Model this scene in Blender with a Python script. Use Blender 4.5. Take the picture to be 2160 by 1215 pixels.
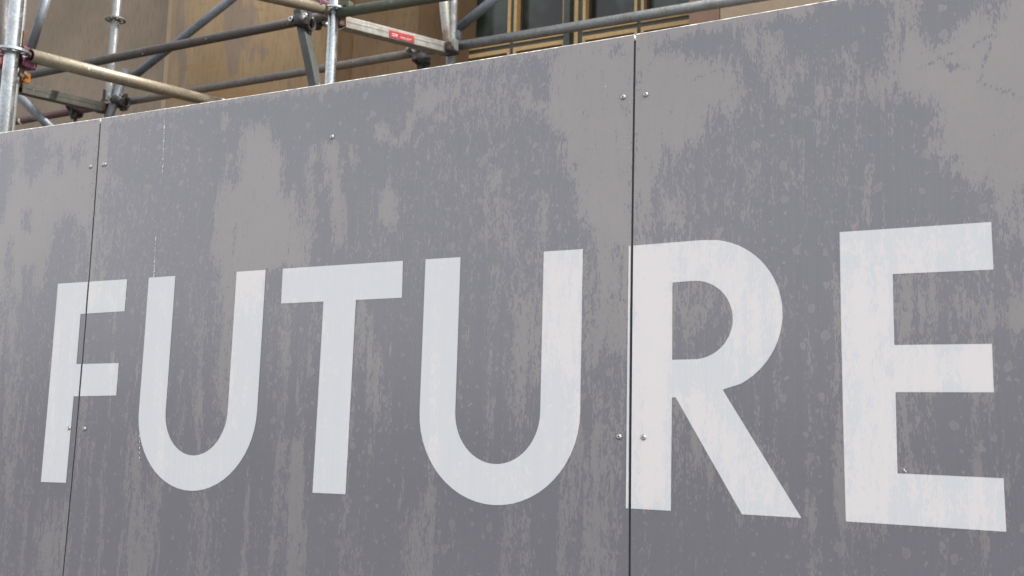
import bpy, bmesh, math, random
import numpy as np
from mathutils import Vector, Matrix, Quaternion

for o in list(bpy.data.objects):
    bpy.data.objects.remove(o)
scene = bpy.context.scene
COL = scene.collection
R = math.radians
rnd = random.Random(7)

# ------------------------------------------------------------------ camera
cam_d = bpy.data.cameras.new("camera")
cam = bpy.data.objects.new("camera", cam_d)
COL.objects.link(cam)
scene.camera = cam
cam_d.sensor_width = 36.0
cam_d.lens = 2323.57 / 2160.0 * 36.0
cam_d.clip_start = 0.05
cam_d.clip_end = 2000.0
yaw, pitch, roll = -0.477593, 0.148796, 0.026090
fw = Vector((math.sin(yaw)*math.cos(pitch), math.cos(yaw)*math.cos(pitch), math.sin(pitch)))
rt = Vector((math.cos(yaw), -math.sin(yaw), 0))
up = rt.cross(fw)
rt, up = rt*math.cos(roll)+up*math.sin(roll), -rt*math.sin(roll)+up*math.cos(roll)
m = Matrix((rt, up, -fw)).transposed().to_4x4()
m.translation = Vector((1.846615, -1.626374, 1.751108))
cam.matrix_world = m
cam_d.dof.use_dof = True
cam_d.dof.focus_distance = 2.0
cam_d.dof.aperture_fstop = 11.0

# ------------------------------------------------------------------ sky, sun, exposure
SUN_EL, SUN_AZ = R(55), R(24)          # azimuth measured from +X towards +Y
world = bpy.data.worlds.new("World")
scene.world = world
world.use_nodes = True
wn = world.node_tree.nodes
wl = world.node_tree.links
bg = wn["Background"]
sky = wn.new("ShaderNodeTexSky")
sky.sky_type = 'NISHITA'
sky.sun_disc = False
sky.sun_elevation = SUN_EL
sky.sun_rotation = R(90) - SUN_AZ
sky.air_density = 1.0
sky.dust_density = 4.0
hsv = wn.new("ShaderNodeHueSaturation")   # hazy, nearly white sky
hsv.inputs["Saturation"].default_value = 0.12
wl.new(sky.outputs[0], hsv.inputs["Color"])
wl.new(hsv.outputs[0], bg.inputs["Color"])
bg.inputs["Strength"].default_value = 0.135
sun_d = bpy.data.lights.new("sun", 'SUN')
sun_d.energy = 2.0
sun_d.angle = R(2.5)
sun_d.color = (1.0, 0.94, 0.86)
sun = bpy.data.objects.new("sun", sun_d)
COL.objects.link(sun)
sd = Vector((math.cos(SUN_AZ)*math.cos(SUN_EL), math.sin(SUN_AZ)*math.cos(SUN_EL), math.sin(SUN_EL)))
sun.rotation_euler = sd.to_track_quat('Z', 'Y').to_euler()
vs = scene.view_settings
vs.view_transform = 'Standard'
vs.look = 'None'
vs.exposure = 1.70
vs.gamma = 1.0

# ------------------------------------------------------------------ node helper
class NT:
    def __init__(s, name):
        s.m = bpy.data.materials.new(name)
        s.m.use_nodes = True
        s.t = s.m.node_tree
        s.b = s.t.nodes["Principled BSDF"]
    def n(s, kind, **kw):
        nd = s.t.nodes.new("ShaderNode" + kind)
        for k, v in kw.items():
            setattr(nd, k, v)
        return nd
    def set(s, sock, v):
        if hasattr(v, "is_output") or isinstance(v, bpy.types.NodeSocket):
            s.t.links.new(v, sock)
        else:
            sock.default_value = v
    def math(s, op, a, b=0.0, c=0.0, clamp=False):
        nd = s.n("Math", operation=op, use_clamp=clamp)
        for i, v in enumerate((a, b, c)):
            s.set(nd.inputs[i], v)
        return nd.outputs[0]
    def coords(s, scale=(1, 1, 1), kind="Object", rot=(0, 0, 0)):
        tc = s.n("TexCoord")
        mp = s.n("Mapping")
        mp.inputs["Scale"].default_value = scale
        mp.inputs["Rotation"].default_value = rot
        s.t.links.new(tc.outputs[kind], mp.inputs["Vector"])
        return mp.outputs[0]
    def noise(s, vec, scale=1.0, detail=4.0, rough=0.5, dist=0.0):
        nd = s.n("TexNoise")
        s.t.links.new(vec, nd.inputs["Vector"])
        nd.inputs["Scale"].default_value = scale
        nd.inputs["Detail"].default_value = detail
        nd.inputs["Roughness"].default_value = rough
        nd.inputs["Distortion"].default_value = dist
        return nd.outputs["Fac"]
    def flat(s, scale):
        """x,z of the hoarding face as a flat 2-D coordinate"""
        return s.coords((scale[0], 1, scale[1]), "Object", (R(-90), 0, 0))
    def noise2(s, scale, detail=3.0, rough=0.5, dist=0.0):
        nd = s.n("TexNoise", noise_dimensions='2D')
        s.t.links.new(s.flat(scale), nd.inputs["Vector"])
        nd.inputs["Scale"].default_value = 1.0
        nd.inputs["Detail"].default_value = detail
        nd.inputs["Roughness"].default_value = rough
        nd.inputs["Distortion"].default_value = dist
        return nd.outputs["Fac"]
    def voro(s, vec, scale=1.0, feature='F1'):
        nd = s.n("TexVoronoi", feature=feature)
        s.t.links.new(vec, nd.inputs["Vector"])
        nd.inputs["Scale"].default_value = scale
        return nd
    def ramp(s, v, lo, hi, a=0.0, b=1.0, smooth=True):
        nd = s.n("MapRange", interpolation_type='SMOOTHSTEP' if smooth else 'LINEAR')
        s.set(nd.inputs["Value"], v)
        nd.inputs["From Min"].default_value = lo
        nd.inputs["From Max"].default_value = hi
        nd.inputs["To Min"].default_value = a
        nd.inputs["To Max"].default_value = b
        return nd.outputs["Result"]
    def mix(s, f, a, b, blend='MIX'):
        nd = s.n("Mix", data_type='RGBA', blend_type=blend)
        s.set(nd.inputs[0], f)
        for i, v in ((6, a), (7, b)):
            if isinstance(v, tuple) and len(v) == 3:
                v = v + (1,)
            s.set(nd.inputs[i], v)
        return nd.outputs[2]
    def bump(s, h, strength=0.3, dist=0.002):
        nd = s.n("Bump")
        nd.inputs["Strength"].default_value = strength
        nd.inputs["Distance"].default_value = dist
        s.t.links.new(h, nd.inputs["Height"])
        s.t.links.new(nd.outputs[0], s.b.inputs["Normal"])
    def out(s, color=None, rough=None, metal=None, spec=None):
        for k, v in (("Base Color", color), ("Roughness", rough), ("Metallic", metal), ("Specular IOR Level", spec)):
            if v is not None:
                if isinstance(v, tuple) and len(v) == 3:
                    v = v + (1,)
                s.set(s.b.inputs[k], v)
        return s.m

# ------------------------------------------------------------------ materials
def film_nodes(t):
    """weathering film on the panels: patches with ragged, run-down edges"""
    at = t.n("Attribute", attribute_name="film")
    base = at.outputs["Fac"]
    streak = t.noise2((62, 14), 3, 0.62, 0.5)
    mid = t.noise2((160, 46), 3, 0.68, 0.7)
    fine = t.noise2((430, 125), 2, 0.6)
    runs = t.noise2((30, 2.1), 3, 0.6, 0.25)
    sz = t.n("SeparateXYZ"); t.t.links.new(t.coords(), sz.inputs[0])
    low = t.ramp(sz.outputs[2], 1.92, 2.14, 3.2, 0.0)
    s = t.math('MULTIPLY_ADD', t.math('SUBTRACT', streak, 0.5), 1.7, base)
    s = t.math('MULTIPLY_ADD', t.math('SUBTRACT', mid, 0.5), 2.5, s)
    s = t.math('MULTIPLY_ADD', t.math('SUBTRACT', fine, 0.5), 1.9, s)
    s = t.math('MULTIPLY_ADD', t.math('SUBTRACT', runs, 0.5), low, s)
    patch = t.math('ADD', t.ramp(s, -0.09, 0.11, 0, 0.80), t.ramp(s, 0.05, 0.9, 0, 0.20))
    # dried drops: pale dots in the clean parts, darker dots in the film
    vec = t.flat((1, 0.8))
    nz = t.n("TexNoise", noise_dimensions='2D'); nz.inputs["Scale"].default_value = 140.0; nz.inputs["Detail"].default_value = 1.0
    t.t.links.new(vec, nz.inputs["Vector"])
    sc = t.n("VectorMath", operation='SCALE'); sc.inputs["Scale"].default_value = 0.008
    t.t.links.new(nz.outputs["Color"], sc.inputs[0])
    wob = t.n("VectorMath", operation='ADD')
    t.t.links.new(vec, wob.inputs[0]); t.t.links.new(sc.outputs[0], wob.inputs[1])
    def dots(scale, keep, size):
        v = t.n("TexVoronoi", voronoi_dimensions='2D')
        t.t.links.new(wob.outputs[0], v.inputs["Vector"]); v.inputs["Scale"].default_value = scale
        sep = t.n("SeparateColor"); t.t.links.new(v.outputs["Color"], sep.inputs[0])
        k = t.math('GREATER_THAN', sep.outputs[0], keep)
        rad = t.math('MULTIPLY_ADD', t.math('POWER', sep.outputs[1], 2.0), size*0.8, size*0.35)
        d = t.math('SUBTRACT', rad, v.outputs["Distance"])
        return t.math('MULTIPLY', t.ramp(d, 0.0, 0.07), k), d
    d1, r1 = dots(29, 0.30, 0.185)
    d2, r2 = dots(64, 0.60, 0.18)
    core = t.ramp(r1, 0.055, 0.09, 0, 0.55)
    d1 = t.math('SUBTRACT', d1, core, clamp=True)
    light = t.math('MAXIMUM', d1, t.math('MULTIPLY', d2, 0.8))
    zone = t.ramp(t.noise2((2.6, 2.4), 2), 0.36, 0.54, 0.45, 1.0)
    light = t.math('MULTIPLY', t.math('MULTIPLY', light, zone), 1.0)
    d3, r3 = dots(34, 0.80, 0.085)
    dark = t.math('MULTIPLY', d3, 0.8)
    f = t.math('MAXIMUM', patch, light)
    f = t.math('MULTIPLY', f, t.math('SUBTRACT', 1.0, t.math('MULTIPLY', dark, patch)))
    return f, patch

def mat_panel():
    t = NT("weathered grey panel")
    f, patch = film_nodes(t)
    sepx = t.n("SeparateXYZ"); t.t.links.new(t.coords(), sepx.inputs[0])
    thick = t.ramp(sepx.outputs[2], 1.45, 2.2, 0.56, 1.0)
    soft = t.noise2((5, 4), 3, 0.55)
    band = t.noise2((420, 1.2), 2, 0.5)
    c0 = t.mix(soft, (0.154, 0.152, 0.180), (0.184, 0.176, 0.202))
    c0 = t.mix(t.ramp(band, 0.3, 0.7, 0, 0.35), c0, (0.203, 0.200, 0.222))
    c1 = t.mix(soft, (0.272, 0.250, 0.246), (0.322, 0.296, 0.290))
    fac = t.math('MULTIPLY', f, thick)
    vr = t.noise2((300, 260), 2, 0.6)
    fac = t.math('MULTIPLY', fac, t.ramp(vr, 0.2, 0.8, 0.86, 1.0))
    col = t.mix(fac, c0, c1)
    t.bump(t.math('MULTIPLY_ADD', vr, 0.4, f), 0.05, 0.0006)
    t.b.inputs['Coat Weight'].default_value = 0.8
    t.b.inputs['Coat Roughness'].default_value = 0.2
    return t.out(col, t.ramp(f, 0, 1, 0.27, 0.42), 0.0, 0.5)

def mat_letter():
    t = NT("white printed lettering")
    f, patch = film_nodes(t)
    band = t.noise2((330, 1.5), 2, 0.5)
    c = t.mix(f, (0.690, 0.705, 0.730), (0.805, 0.765, 0.757))
    c = t.mix(t.ramp(band, 0.35, 0.7, 0, 0.3), c, (0.775, 0.775, 0.785))
    return t.out(c, 0.42, 0.0, 0.4)

def mat_simple(name, c, rough=0.5, metal=0.0, var=0.15, scale=40.0, spec=0.5):
    t = NT(name)
    n = t.noise(t.coords(), scale, 5, 0.6)
    lo = tuple(x*(1-var) for x in c); hi = tuple(min(1, x*(1+var)) for x in c)
    col = t.mix(t.ramp(n, 0.3, 0.7), lo, hi)
    return t.out(col, t.ramp(n, 0.25, 0.75, rough*0.85, min(1, rough*1.15)), metal, spec)

def mat_tube(name, c, rough=0.45, metal=0.6, dirt=(0.09, 0.065, 0.045), amt=0.5, scale=18.0, rust=0.0, rough_bump=0.15):
    t = NT(name)
    v = t.coords()
    a = t.noise(v, scale, 6, 0.65, 0.6)
    b = t.noise(v, scale*6, 4, 0.6)
    col = t.mix(t.ramp(b, 0.3, 0.7), tuple(x*0.8 for x in c), tuple(min(1, x*1.15) for x in c))
    dm = t.math('MULTIPLY', t.ramp(a, 0.48, 0.68), amt)
    col = t.mix(dm, col, dirt)
    if rust:
        r = t.noise(v, 7.0, 5, 0.7)
        col = t.mix(t.math('MULTIPLY', t.ramp(r, 0.50, 0.60), rust), col, (0.16, 0.062, 0.022))
    spl = t.noise(v, 55.0, 2, 0.5)      # cement splashes
    col = t.mix(t.ramp(spl, 0.72, 0.76), col, (0.5, 0.48, 0.44))
    t.bump(b, rough_bump, 0.001)
    return t.out(col, t.ramp(a, 0.3, 0.7, rough*0.8, min(1, rough*1.3)), t.math('MULTIPLY', metal, t.math('SUBTRACT', 1.0, dm)), 0.5)

def mat_stone(name, c0, c1, stain, stain_amt=0.5, grain=(60, 60, 9), rings=0.0):
    t = NT(name)
    n = t.noise(t.coords((1.6, 1.6, 1.1)), 1.0, 5, 0.6)
    g = t.noise(t.coords(grain), 1.0, 5, 0.7)
    fine = t.noise(t.coords((1, 1, 1)), 130.0, 4, 0.7)
    col = t.mix(t.ramp(n, 0.3, 0.7), c0, c1)
    col = t.mix(t.math('MULTIPLY', t.ramp(g, 0.46, 0.66), stain_amt), col, stain)
    if rings:
        r = t.noise(t.coords((0.45, 0.45, 5.0)), 1.0, 4, 0.5, 0.5)
        band = t.math('SUBTRACT', 1.0, t.ramp(t.math('ABSOLUTE', t.math('SUBTRACT', r, 0.5)), 0.0, 0.014))
        col = t.mix(t.math('MULTIPLY', band, rings), col, (0.30, 0.155, 0.055))
        r2 = t.noise(t.coords((4.2, 4.2, 1.0)), 1.0, 4, 0.55, 0.4)
        col = t.mix(t.math('MULTIPLY', t.ramp(r2, 0.56, 0.63), 0.55), col, (0.165, 0.135, 0.125))
    col = t.mix(t.ramp(fine, 0.55, 0.8, 0, 0.35), col, (0.10, 0.075, 0.055))
    t.bump(t.math('MULTIPLY_ADD', g, 0.7, fine), 0.35, 0.003)
    return t.out(col, 0.85, 0.0, 0.3)

M = {}
M['panel'] = mat_panel()
M['letter'] = mat_letter()
M['edge'] = mat_simple("white panel core", (0.62, 0.59, 0.53), 0.6, 0, 0.35, 60)
M['post'] = mat_simple("black painted timber", (0.016, 0.016, 0.02), 0.7, 0, 0.3, 30)
M['screw'] = mat_simple("zinc screw", (0.52, 0.53, 0.52), 0.38, 1.0, 0.1, 200)
M['recess'] = mat_simple("dark recess", (0.02, 0.02, 0.02), 0.7)
M['drip'] = mat_simple("white paint drip", (0.8, 0.8, 0.79), 0.5, 0, 0.05)
M['galv'] = mat_tube("bright galvanised steel", (0.40, 0.43, 0.45), 0.27, 0.9, (0.22, 0.20, 0.18), 0.35)
M['galv_dull'] = mat_tube("weathered galvanised steel", (0.248, 0.2604, 0.2604), 0.48, 0.5, (0.1054, 0.0806, 0.062), 0.55)  # also dulls one upright to stand for less sun on it
M['dark'] = mat_tube("dark weathered steel", (0.0702, 0.0614, 0.0562), 0.55, 0.15, (0.0364, 0.0286, 0.026), 0.6)
M['blue'] = mat_tube("blue grey steel", (0.154, 0.1733, 0.1964), 0.5, 0.25, (0.055, 0.0495, 0.0495), 0.5)
M['olive'] = mat_tube("olive galvanised steel", (0.2312, 0.1994, 0.1474), 0.42, 0.45, (0.1088, 0.0782, 0.051), 0.5)
M['green'] = mat_tube("green painted steel", (0.0735, 0.0875, 0.0595), 0.5, 0.1, (0.07, 0.0595, 0.0525), 0.6)
M['red'] = mat_tube("dull red painted steel", (0.0945, 0.042, 0.0406), 0.55, 0.05, (0.049, 0.035, 0.035), 0.6)
M['channel'] = mat_tube("grey steel channel", (0.070, 0.069, 0.060), 0.5, 0.15, (0.045, 0.038, 0.03), 0.35, 5, 0.0, 0.04)
M['channel_pale'] = mat_tube("pale steel channel", (0.27, 0.268, 0.245), 0.45, 0.4, (0.19, 0.165, 0.135), 0.4, 5, 0.15, 0.04)
M['channel_dark'] = mat_tube("dark green grey channel", (0.045, 0.052, 0.046), 0.5, 0.1, (0.03, 0.03, 0.027), 0.4, 5, 0.0, 0.04)
M['brown'] = mat_tube("brown grey weathered steel", (0.150, 0.128, 0.112), 0.55, 0.15, (0.085, 0.068, 0.058), 0.6)
M['brace_pale'] = mat_tube("pale rust streaked brace", (0.345, 0.3375, 0.3), 0.5, 0.3, (0.255, 0.195, 0.135), 0.5, 14, 0.6)
M['purple'] = mat_tube("maroon painted casting", (0.0863, 0.0225, 0.0465), 0.45, 0.05, (0.075, 0.045, 0.0375), 0.4)
M['redpaint'] = mat_tube("red painted casting", (0.42, 0.035, 0.025), 0.45, 0.0, (0.15, 0.05, 0.04), 0.4)
M['orange'] = mat_tube("orange painted casting", (0.24, 0.087, 0.0108), 0.45, 0.0, (0.096, 0.042, 0.018), 0.5)
M['rust'] = mat_tube("rusty wedge", (0.084, 0.0446, 0.0263), 0.7, 0.1, (0.035, 0.0245, 0.021), 0.6)
M['coupler'] = mat_tube("dark forged coupler", (0.049, 0.0462, 0.0462), 0.5, 0.4, (0.028, 0.0245, 0.021), 0.5)
M['coupler_grey'] = mat_tube("grey forged coupler", (0.252, 0.2363, 0.21), 0.5, 0.4, (0.084, 0.07, 0.056), 0.5)
M['sticker'] = mat_simple("red sticker", (0.29, 0.008, 0.012), 0.5, 0, 0.12)
M['sticker_white'] = mat_simple("white sticker print", (0.45, 0.36, 0.34), 0.5, 0, 0.1)
M['tape'] = mat_simple("white tape", (0.70, 0.66, 0.60), 0.6, 0, 0.15)
M['stone_grey'] = mat_stone("grey buff stone", (0.225, 0.178, 0.135), (0.300, 0.240, 0.185), (0.155, 0.122, 0.095), 0.45)
M['stone_tan'] = mat_stone("tan stone", (0.270, 0.188, 0.106), (0.345, 0.252, 0.150), (0.185, 0.125, 0.072), 0.45, (45, 45, 7), 0.55)
M['stone_brown'] = mat_stone("brown stone", (0.160, 0.102, 0.054), (0.215, 0.140, 0.076), (0.100, 0.064, 0.036), 0.5)
M['stone_red'] = mat_stone("red brown stone", (0.255, 0.160, 0.115), (0.290, 0.185, 0.135), (0.20, 0.125, 0.09), 0.3, (20, 20, 14))
M['stone_buff'] = mat_stone("buff stone", (0.38, 0.29, 0.205), (0.43, 0.335, 0.24), (0.30, 0.215, 0.145), 0.3, (20, 20, 14))
M['bronze'] = mat_simple("green painted window metal", (0.050, 0.056, 0.045), 0.5, 0, 0.2, 12)
M['gold'] = mat_simple("gold painted bead", (0.52, 0.350, 0.155), 0.55, 0, 0.12, 25)
M['jamb'] = mat_simple("dark brown inner frame", (0.045, 0.028, 0.014), 0.5, 0, 0.3, 12)
M['glass'] = None
t = NT("dark window glass")
n = t.noise(t.coords((4, 1, 3)), 1.0, 3, 0.5)
M['glass'] = t.out(t.mix(t.ramp(n, 0.4, 0.65), (0.014, 0.016, 0.014), (0.058, 0.078, 0.066)), 0.14, 0.0, 0.5)
t = NT("street paving")
br = t.n("TexBrick"); t.t.links.new(t.coords((1.6, 1.6, 1.6)), br.inputs["Vector"])
br.inputs["Color1"].default_value = (0.075, 0.073, 0.07, 1); br.inputs["Color2"].default_value = (0.10, 0.097, 0.093, 1)
br.inputs["Mortar"].default_value = (0.07, 0.07, 0.07, 1); br.inputs["Mortar Size"].default_value = 0.01
M['paving'] = t.out(t.mix(t.ramp(t.noise(t.coords(), 9.0, 6, 0.6), 0.3, 0.7, 0, 0.5), br.outputs["Color"], (0.055, 0.053, 0.05)), 0.8)

# ------------------------------------------------------------------ mesh helpers
def link(name, me, mats, parent=None, smooth=False):
    o = bpy.data.objects.new(name, me)
    COL.objects.link(o)
    if not isinstance(mats, (list, tuple)):
        mats = [mats]
    if len(me.materials) == 0:
        for k in mats:
            me.materials.append(M[k])
    if parent is not None:
        o.parent = parent
    if smooth:
        me.polygons.foreach_set("use_smooth", [True]*len(me.polygons))
    return o
def from_bm(name, bm, mats, parent=None, smooth=False):
    bmesh.ops.recalc_face_normals(bm, faces=bm.faces)
    me = bpy.data.meshes.new(name)
    bm.to_mesh(me); bm.free()
    return link(name, me, mats, parent, smooth)
def thing(name, label, cat, loc=(0, 0, 0), group=None):
    o = bpy.data.objects.new(name, None)
    COL.objects.link(o)
    o.location = loc
    o["label"] = label; o["category"] = cat
    if group: o["group"] = group
    return o
def frame(axis, hint=Vector((0, 0, 1))):
    z = Vector(axis).normalized()
    h = hint if abs(z.dot(hint)) < 0.95 else Vector((0, 1, 0))
    x = h.cross(z).normalized()
    return x, z.cross(x), z          # x sideways, y 'up', z along
def add_tube(bm, a, b, r, seg=20, r2=None, caps=True):
    a, b = Vector(a), Vector(b)
    x, y, z = frame(b-a)
    r2 = r if r2 is None else r2
    rings = []
    for p, rr in ((a, r), (b, r2)):
        rings.append([bm.verts.new(p + x*rr*math.cos(2*math.pi*i/seg) + y*rr*math.sin(2*math.pi*i/seg)) for i in range(seg)])
    for i in range(seg):
        f = bm.faces.new((rings[0][i], rings[0][(i+1) % seg], rings[1][(i+1) % seg], rings[1][i])); f.smooth = True
    if caps:
        bm.faces.new(rings[0][::-1]); bm.faces.new(rings[1])
def add_pipe(bm, a, b, r, wall=0.004, seg=20):
    """hollow tube: outer skin, inner skin and end rings"""
    a, b = Vector(a), Vector(b)
    x, y, z = frame(b-a)
    L = []
    for p, rr in ((a, r-wall), (a, r), (b, r), (b, r-wall)):
        L.append([bm.verts.new(p + x*rr*math.cos(2*math.pi*i/seg) + y*rr*math.sin(2*math.pi*i/seg)) for i in range(seg)])
    for k in range(4):
        q = L[(k+1) % 4]
        for i in range(seg):
            f = bm.faces.new((L[k][i], L[k][(i+1) % seg], q[(i+1) % seg], q[i]))
            f.smooth = k in (1, 3)
def add_box(bm, c, x, y, z, sx, sy, sz, bev=0.0):
    c = Vector(c)
    vs_ = []
    for dx in (-.5, .5):
        for dy in (-.5, .5):
            for dz in (-.5, .5):
                vs_.append(bm.verts.new(c + x*dx*sx + y*dy*sy + z*dz*sz))
    fs = [bm.faces.new([vs_[i] for i in q]) for q in ((0, 1, 3, 2), (4, 6, 7, 5), (0, 4, 5, 1), (2, 3, 7, 6), (0, 2, 6, 4), (1, 5, 7, 3))]
    if bev:
        es = set(e for f in fs for e in f.edges)
        bmesh.ops.bevel(bm, geom=list(es), offset=bev, segments=2, affect='EDGES', profile=0.6)
AX = (Vector((1, 0, 0)), Vector((0, 1, 0)), Vector((0, 0, 1)))
def box6(bm, x0, x1, y0, y1, z0, z1, bev=0.0):
    add_box(bm, ((x0+x1)/2, (y0+y1)/2, (z0+z1)/2), *AX, x1-x0, y1-y0, z1-z0, bev)

# ================================================================== ground
bm = bmesh.new()
s = 400.0
bm.faces.new([bm.verts.new(p) for p in ((-s, -s, 0), (s, -s, 0), (s, s, 0), (-s, s, 0))])
g = from_bm("ground", bm, 'paving')
g["kind"] = "structure"

# ================================================================== building
bld = thing("stone_building", "tan stone building with a round column and gold-beaded green window behind the scaffolding", "building", (-2.0, 4.5, 0))
def bpart(name, bm, mats, parent=None, **k):
    p = parent or bld
    off = Vector((2.0, -4.5, 0))
    bmesh.ops.translate(bm, verts=bm.verts, vec=off)
    return from_bm(name, bm, mats, p, **k)
ZT = 9.0
# left plain wall: large dressed blocks with fine joints
xs = [-9.5, -8.1, -6.263, -4.35, -3.3]
zs = [0, 1.35, 2.7, 3.9, 6.2, 7.6, ZT]
for j in range(len(zs)-1):
    for i in range(len(xs)-1):
        sh = 0
        bm = bmesh.new()
        d = rnd.uniform(-0.003, 0.003)
        box6(bm, xs[i]+0.003, xs[i+1]-0.003, 4.75+d, 5.5, zs[j]+0.003, zs[j+1]-0.003, 0.005)
        bpart("stone_block", bm, 'stone_grey')
bm = bmesh.new(); box6(bm, -9.6, -1.95, 4.775, 5.45, 0, ZT-0.02); bpart("wall_core", bm, 'stone_brown')
# round column, drums stacked
cx, cy, cr = -3.52, 4.52, 0.643
zc = [0.0, 0.45, 2.0, 3.55, 5.35, 7.2, ZT]
for j in range(len(zc)-1):
    bm = bmesh.new()
    seg = 64
    prof = [(cr-0.006, zc[j]+0.001), (cr, zc[j]+0.007), (cr, zc[j+1]-0.007), (cr-0.006, zc[j+1]-0.001)]
    if j == 0:
        prof = [(cr+0.10, 0.0), (cr+0.10, 0.22), (cr+0.06, 0.30), (cr+0.02, 0.36), (cr, 0.449)]
    rings = [[bm.verts.new((cx+r*math.cos(2*math.pi*i/seg), cy+r*math.sin(2*math.pi*i/seg), z)) for i in range(seg)] for r, z in prof]
    for a, b in zip(rings, rings[1:]):
        for i in range(seg):
            f = bm.faces.new((a[i], a[(i+1) % seg], b[(i+1) % seg], b[i])); f.smooth = True
    bm.faces.new(rings[0][::-1]); bm.faces.new(rings[-1])
    bpart("column_drum", bm, 'stone_tan')
# fillet strip between column and pier, then the flat pier with its reveal
bm = bmesh.new(); box6(bm, -3.0, -2.7036+0.06, 4.56, 4.9, 0, ZT, 0.004); bpart("fillet", bm, 'stone_brown')
bm = bmesh.new(); box6(bm, -4.5903, -4.0, 4.62, 4.9, 0, ZT, 0.006); bpart("fillet", bm, 'stone_buff')
px0, px1 = -2.6512, -2.1108
for j in range(len(zc)-1):
    bm = bmesh.new()
    box6(bm, px0, px1, 4.5, 5.3, zc[j]+0.002, zc[j+1]-0.002, 0.004)
    bpart("pier_block", bm, 'stone_brown')
# wall right of the window
wx = -0.1671
xr = [wx, 0.0276, 1.05, 2.1, 3.2, 4.3, 5.4, 7.2, 9.0, 11.0]
zr = [0, 0.9, 1.8, 2.7, 3.55, 4.75, 5.7, 6.6, 7.5, ZT]
for j in range(len(zr)-1):
    for i in range(len(xr)-1):
        bm = bmesh.new()
        box6(bm, xr[i]+0.002, xr[i+1]-0.002, 4.5+rnd.uniform(0, 0.004), 5.4, zr[j]+0.002, zr[j+1]-0.002, 0.004)
        bpart("stone_block", bm, 'stone_red' if i == 0 else ('stone_buff' if (i+j) % 3 else 'stone_tan'))
bm = bmesh.new(); box6(bm, wx+0.02, 10.98, 4.53, 5.35, 0, ZT-0.02); bpart("wall_core", bm, 'stone_brown')
bm = bmesh.new(); box6(bm, px1+0.003, wx+0.012, 4.46, 5.3, 0, 2.2, 0.01); bpart("window_sill", bm, 'stone_buff')
bm = bmesh.new(); box6(bm, px1+0.003, wx-0.003, 4.52, 5.3, 7.6, ZT, 0.01); bpart("lintel", bm, 'stone_tan')
bm = bmesh.new(); box6(bm, -9.55, 11.0, 4.4, 5.6, ZT+0.003, ZT+0.5, 0.05); bpart("cornice", bm, 'stone_tan')
bm = bmesh.new(); box6(bm, -9.5, 10.95, 5.62, 14.0, 0, ZT+0.3); bpart("rear_sun_block", bm, 'stone_brown')  # unseen building depth, added to keep the sun off the facade

# window: green metal grid, gold beads round each light, dark glass
YW = 4.95
win = bpy.data.objects.new("window", None); COL.objects.link(win); win.parent = bld
def wp(name, x0, x1, y0, y1, z0, z1, mat, bev=0.0):
    bm = bmesh.new(); box6(bm, x0, x1, y0, y1, z0, z1, bev)
    return bpart(name, bm, mat, win)
zA, zB, zC, zD = [4.629, 4.602, 4.5712, 4.5408]
U = dict(g0a=-2.0157, g0b=-1.9938, g1a=-1.6423, g1b=-1.6195, g2a=-1.593, g2b=-1.5704,
         g3a=-1.2128, g3b=-1.1913, m0=-1.1447, c0=-1.1268, c1=-1.0983,
         g4a=-1.0629, g4b=-1.0417, g5a=-0.6866, g5b=-0.6664, g6a=-0.6395, g6b=-0.6195)
wR = U['g6b'] + (U['g1a']-U['g0b']) + 0.02
lights = [(U['g0a'], U['g0b'], U['g1a'], U['g1b']), (U['g2a'], U['g2b'], U['g3a'], U['g3b']),
          (U['g4a'], U['g4b'], U['g5a'], U['g5b']), (U['g6a'], U['g6b'], wR, wR+0.018)]
xl = px1+0.002
cols = [(xl, lights[0][0]), (lights[0][3], lights[1][0]), (lights[1][3], lights[2][0]), (lights[2][3], lights[3][0]), (lights[3][3], lights[3][3]+0.12)]
for k, (a, b) in enumerate(cols):
    wp("mullion", a, b, YW+0.002, YW+0.12, 2.2, 7.6, 'bronze')
wp("mullion_cap", lights[1][3]+0.001, U['m0'], YW-0.045, YW+0.001, 2.2, 7.6, 'bronze', 0.003)
wp("bead", U['c0'], U['c1'], YW-0.010, YW+0.001, 2.2, 7.6, 'gold', 0.002)
tz = [(zC, zB), (zC+1.9, zB+1.9)]
for (x0, x0b, x1a, x1) in lights:
    for lo, hi in [(2.2, zD), (zA, zA+1.85), (zA+1.95, 7.6)]:
        # lo/hi are the clear heights inside the horizontal beads
        b0, b1 = lo-(zA-zB) if lo > 2.3 else lo, hi+(zC-zD) if hi < 7.5 else hi
        wp("bead", x0, x0b, YW-0.012, YW+0.05, b0, b1, 'gold', 0.002)
        wp("bead", x1a, x1, YW-0.012, YW+0.05, b0, b1, 'gold', 0.002)
        if lo > 2.3: wp("bead", x0b, x1a, YW-0.0115, YW+0.05, b0, lo, 'gold', 0.002)
        if hi < 7.5: wp("bead", x0b, x1a, YW-0.0115, YW+0.05, hi, b1, 'gold', 0.002)
        wp("inner_frame", x0b+0.0005, x0b+0.014, YW+0.052, YW+0.10, lo, hi, 'jamb')
        wp("inner_frame", x1a-0.014, x1a-0.0005, YW+0.052, YW+0.10, lo, hi, 'jamb')
        wp("pane", x0b+0.0145, x1a-0.0145, YW+0.085, YW+0.093, lo, hi, 'glass')
    for a, b in ((zC, zB), (zA+1.85+(zC-zD), zA+1.95-(zA-zB))):
        wp("transom_bar", x0, x1, YW+0.0015, YW+0.11, a, b, 'bronze')
wp("backing", xl, lights[3][3]+0.12, YW+0.13, YW+0.16, 2.2, 7.6, 'recess')

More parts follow.
